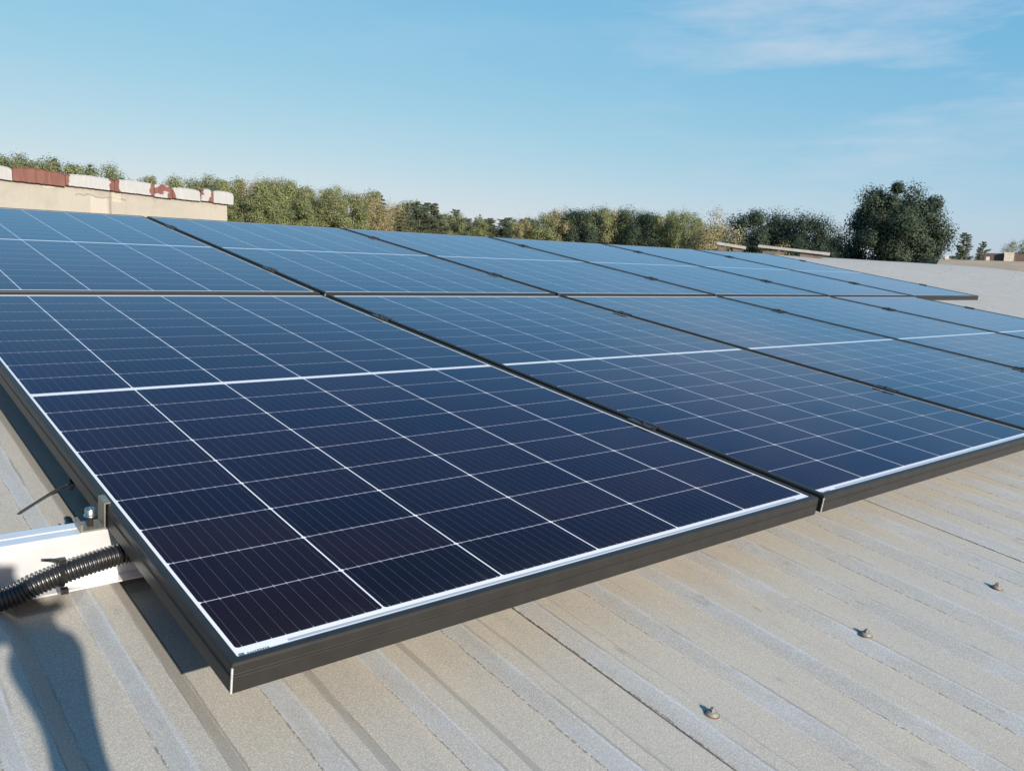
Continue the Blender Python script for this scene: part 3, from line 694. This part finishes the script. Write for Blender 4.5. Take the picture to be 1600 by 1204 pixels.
plant_tree(DARK[0], 'dark_shrub', 66.7, 58, 1.05, 'dark shrub at the right foot of the large tree', cat='shrub', wid=.6)
plant_tree(PINE[0], 'pine_tree', 68.0, 150, 2.55, 'small far pine right of the large dark tree, the taller of two', zrot=.3, wid=.7)
plant_tree(PINE[1], 'pine_tree', 69.0, 155, 2.05, 'small far pine beside a taller one, nearer to the brown wall', zrot=1.3, wid=.7)
for a, e in ((70.4, 2.1), (71.2, 2.35), (72.2, 2.25), (73.2, 2.3)):
    plant_tree(BIRCH[0], 'birch_tree', a, 120, e, 'pale green far tree behind the brown wall at the right edge', 'far trees behind the brown wall', wid=1.1)

# ------------------------------------------------------------------ the photographer, sitting on the roof behind the picture (throws the arm shadow at the lower left)
def skin_mesh(name, verts, edges, radii, mat, parent, sub=2, root=0):
    me = bpy.data.meshes.new(name); me.from_pydata([tuple(P(*v)) for v in verts], edges, []); me.update()
    o = link(name, me, parent)
    md = o.modifiers.new('skin', 'SKIN'); md.use_smooth_shade = True; md.branch_smoothing = .6
    for i, r in enumerate(radii):
        sv = me.skin_vertices[0].data[i]; sv.radius = (r, r) if not hasattr(r, '__len__') else r; sv.use_root = (i == root)
    ss = o.modifiers.new('subsurf', 'SUBSURF'); ss.levels = sub; ss.render_levels = sub
    me.materials.append(mat); return o
M_SKIN = simple('skin', (.52, .32, .23), .55, 0, .06, 20); M_SHIRT = simple('blue_work_jacket', (.06, .09, .16), .85, 0, .15, 40); M_TROU = simple('grey_work_trousers', (.07, .07, .075), .9, 0, .15, 40); M_HAIR = simple('brown_hair', (.06, .04, .025), .7, 0, .3, 80)
def photographer():
    root = thing('person', 'person in a blue jacket sitting on the roof and holding up a phone', 'person', (0, 0, 0))
    body = [(-.52, -1.50, .02), (-.50, -1.42, .16), (-.47, -1.32, .32), (-.46, -1.27, .44), (-.455, -1.25, .52), (-.45, -1.20, .59), (-.45, -1.17, .67), (-.45, -1.175, .725),
            (-.275, -1.18, .42), (-.225, -.98, .28), (-.212, -.87, .235), (-.213, -.81, .315), (-.217, -.855, .385), (-.226, -.840, .475),
            (-.63, -1.22, .43), (-.67, -1.05, .30), (-.64, -.96, .27), (-.55, -.91, .36), (-.455, -.86, .45), (-.43, -.82, .475),
            (-.43, -1.46, .01), (-.46, -1.16, .20), (-.47, -1.02, .28), (-.49, -.94, .10), (-.50, -.90, -.06), (-.51, -.78, -.09),
            (-.62, -1.46, .01), (-.68, -1.16, .20), (-.70, -1.02, .28), (-.71, -.94, .10), (-.71, -.90, -.06), (-.72, -.78, -.09)]
    ed = [(0,1),(1,2),(2,3),(3,4),(4,5),(5,6),(6,7),(3,8),(8,9),(9,10),(10,11),(11,12),(12,13),(3,14),(14,15),(15,16),(16,17),(17,18),(18,19),(0,20),(20,21),(21,22),(22,23),(23,24),(24,25),(0,26),(26,27),(27,28),(28,29),(29,30),(30,31)]
    rd = [.105, .10, .115, .10, .055, .075, .088, .07, .065, .042, .028, .021, .023, .050, .065, .048, .044, .040, .031, .026, .095, .078, .062, .055, .043, .038, .095, .078, .062, .055, .043, .038]
    b = skin_mesh('body', body, ed, rd, M_SKIN, root)
    J = [0, 1, 2, 3, 4, 8, 9, 10, 11, 12, 13, 14, 15, 16, 17, 18]
    ix = {j: i for i, j in enumerate(J)}
    skin_mesh('jacket', [body[j] for j in J], [(ix[a], ix[c]) for a, c in ed if a in ix and c in ix], [rd[j] + (.030 if j == 0 else .048 if j < 4 else .020 if j in (4, 8, 14) else .008) for j in J], M_SHIRT, b)
    J = [0, 1, 20, 21, 22, 23, 24, 26, 27, 28, 29, 30]; ix = {j: i for i, j in enumerate(J)}
    skin_mesh('trousers', [body[j] for j in J], [(ix[a], ix[c]) for a, c in ed if a in ix and c in ix], [rd[j] + (.022 if j < 2 else .010) for j in J], M_TROU, b)
    MB().lathe([(.070, -.085), (.090, -.04), (.096, .0), (.090, .04), (.066, .075), (.030, .094), (.002, .098)], P(-.45, -1.205, .695), 20).build('hair', M_HAIR, b, True)
    m = MB()
    for sx in (-.03, .03): m.lathe([(.0, -.008), (.008, -.004), (.010, 0), (.008, .004), (0, .008)], P(-.45 + sx, -1.103, .665), 10)
    m.build('eyes', M_INK, b, True)
    # hands: palm plus five bent fingers closing on the phone's ends
    def hand(w, pc, side, tip):
        w = Vector(w); pc = Vector(pc); vs = [w, (w+pc)/2, pc]; es = [(0, 1), (1, 2)]; rs = [.038, .052, .054]
        for k in range(4):
            off = Vector((0, 0, .030 - .019*k)); ln = (.92, 1.05, 1.0, .8)[k]; i = len(vs)
            a = pc + off*.9 + (tip - pc)*.25*ln; bq = pc + off + (tip - pc)*.65*ln; c = pc + off + (tip - pc)*1.0*ln + Vector((side*.012, 0, 0))
            vs += [a, bq, c]; es += [(2, i), (i, i+1), (i+1, i+2)]; rs += [.0095, .0088, .0075]
        i = len(vs); th = w.lerp(pc, .7) + Vector((side*.02, -.012, .015))
        vs += [th, th + Vector((side*.022, -.010, .022)), th + Vector((side*.036, .0, .034))]; es += [(1, i), (i, i+1), (i+1, i+2)]; rs += [.012, .0105, .0085]
        skin_mesh('hand', vs, es, rs, M_SKIN, b)
    hand((-.218, -.850, .43), (-.238, -.822, .500), -1, Vector((-.262, -.768, .515)))
    hand((-.43, -.82, .475), (-.418, -.790, .512), 1, Vector((-.385, -.735, .512)))
    return root
photographer()
ph = thing('phone', 'dark phone held up in both hands by the person sitting on the roof', 'phone', CAMLOC)
ph.matrix_world = Matrix(((right.x, -down.x, -fwd.x, CAMLOC.x), (right.y, -down.y, -fwd.y, CAMLOC.y), (right.z, -down.z, -fwd.z, CAMLOC.z), (0, 0, 0, 1)))
m = MB(); m.box((-.045, -.062, .006), (.115, .014, .014)); m.build('phone_body', M_PLASTIC, ph)
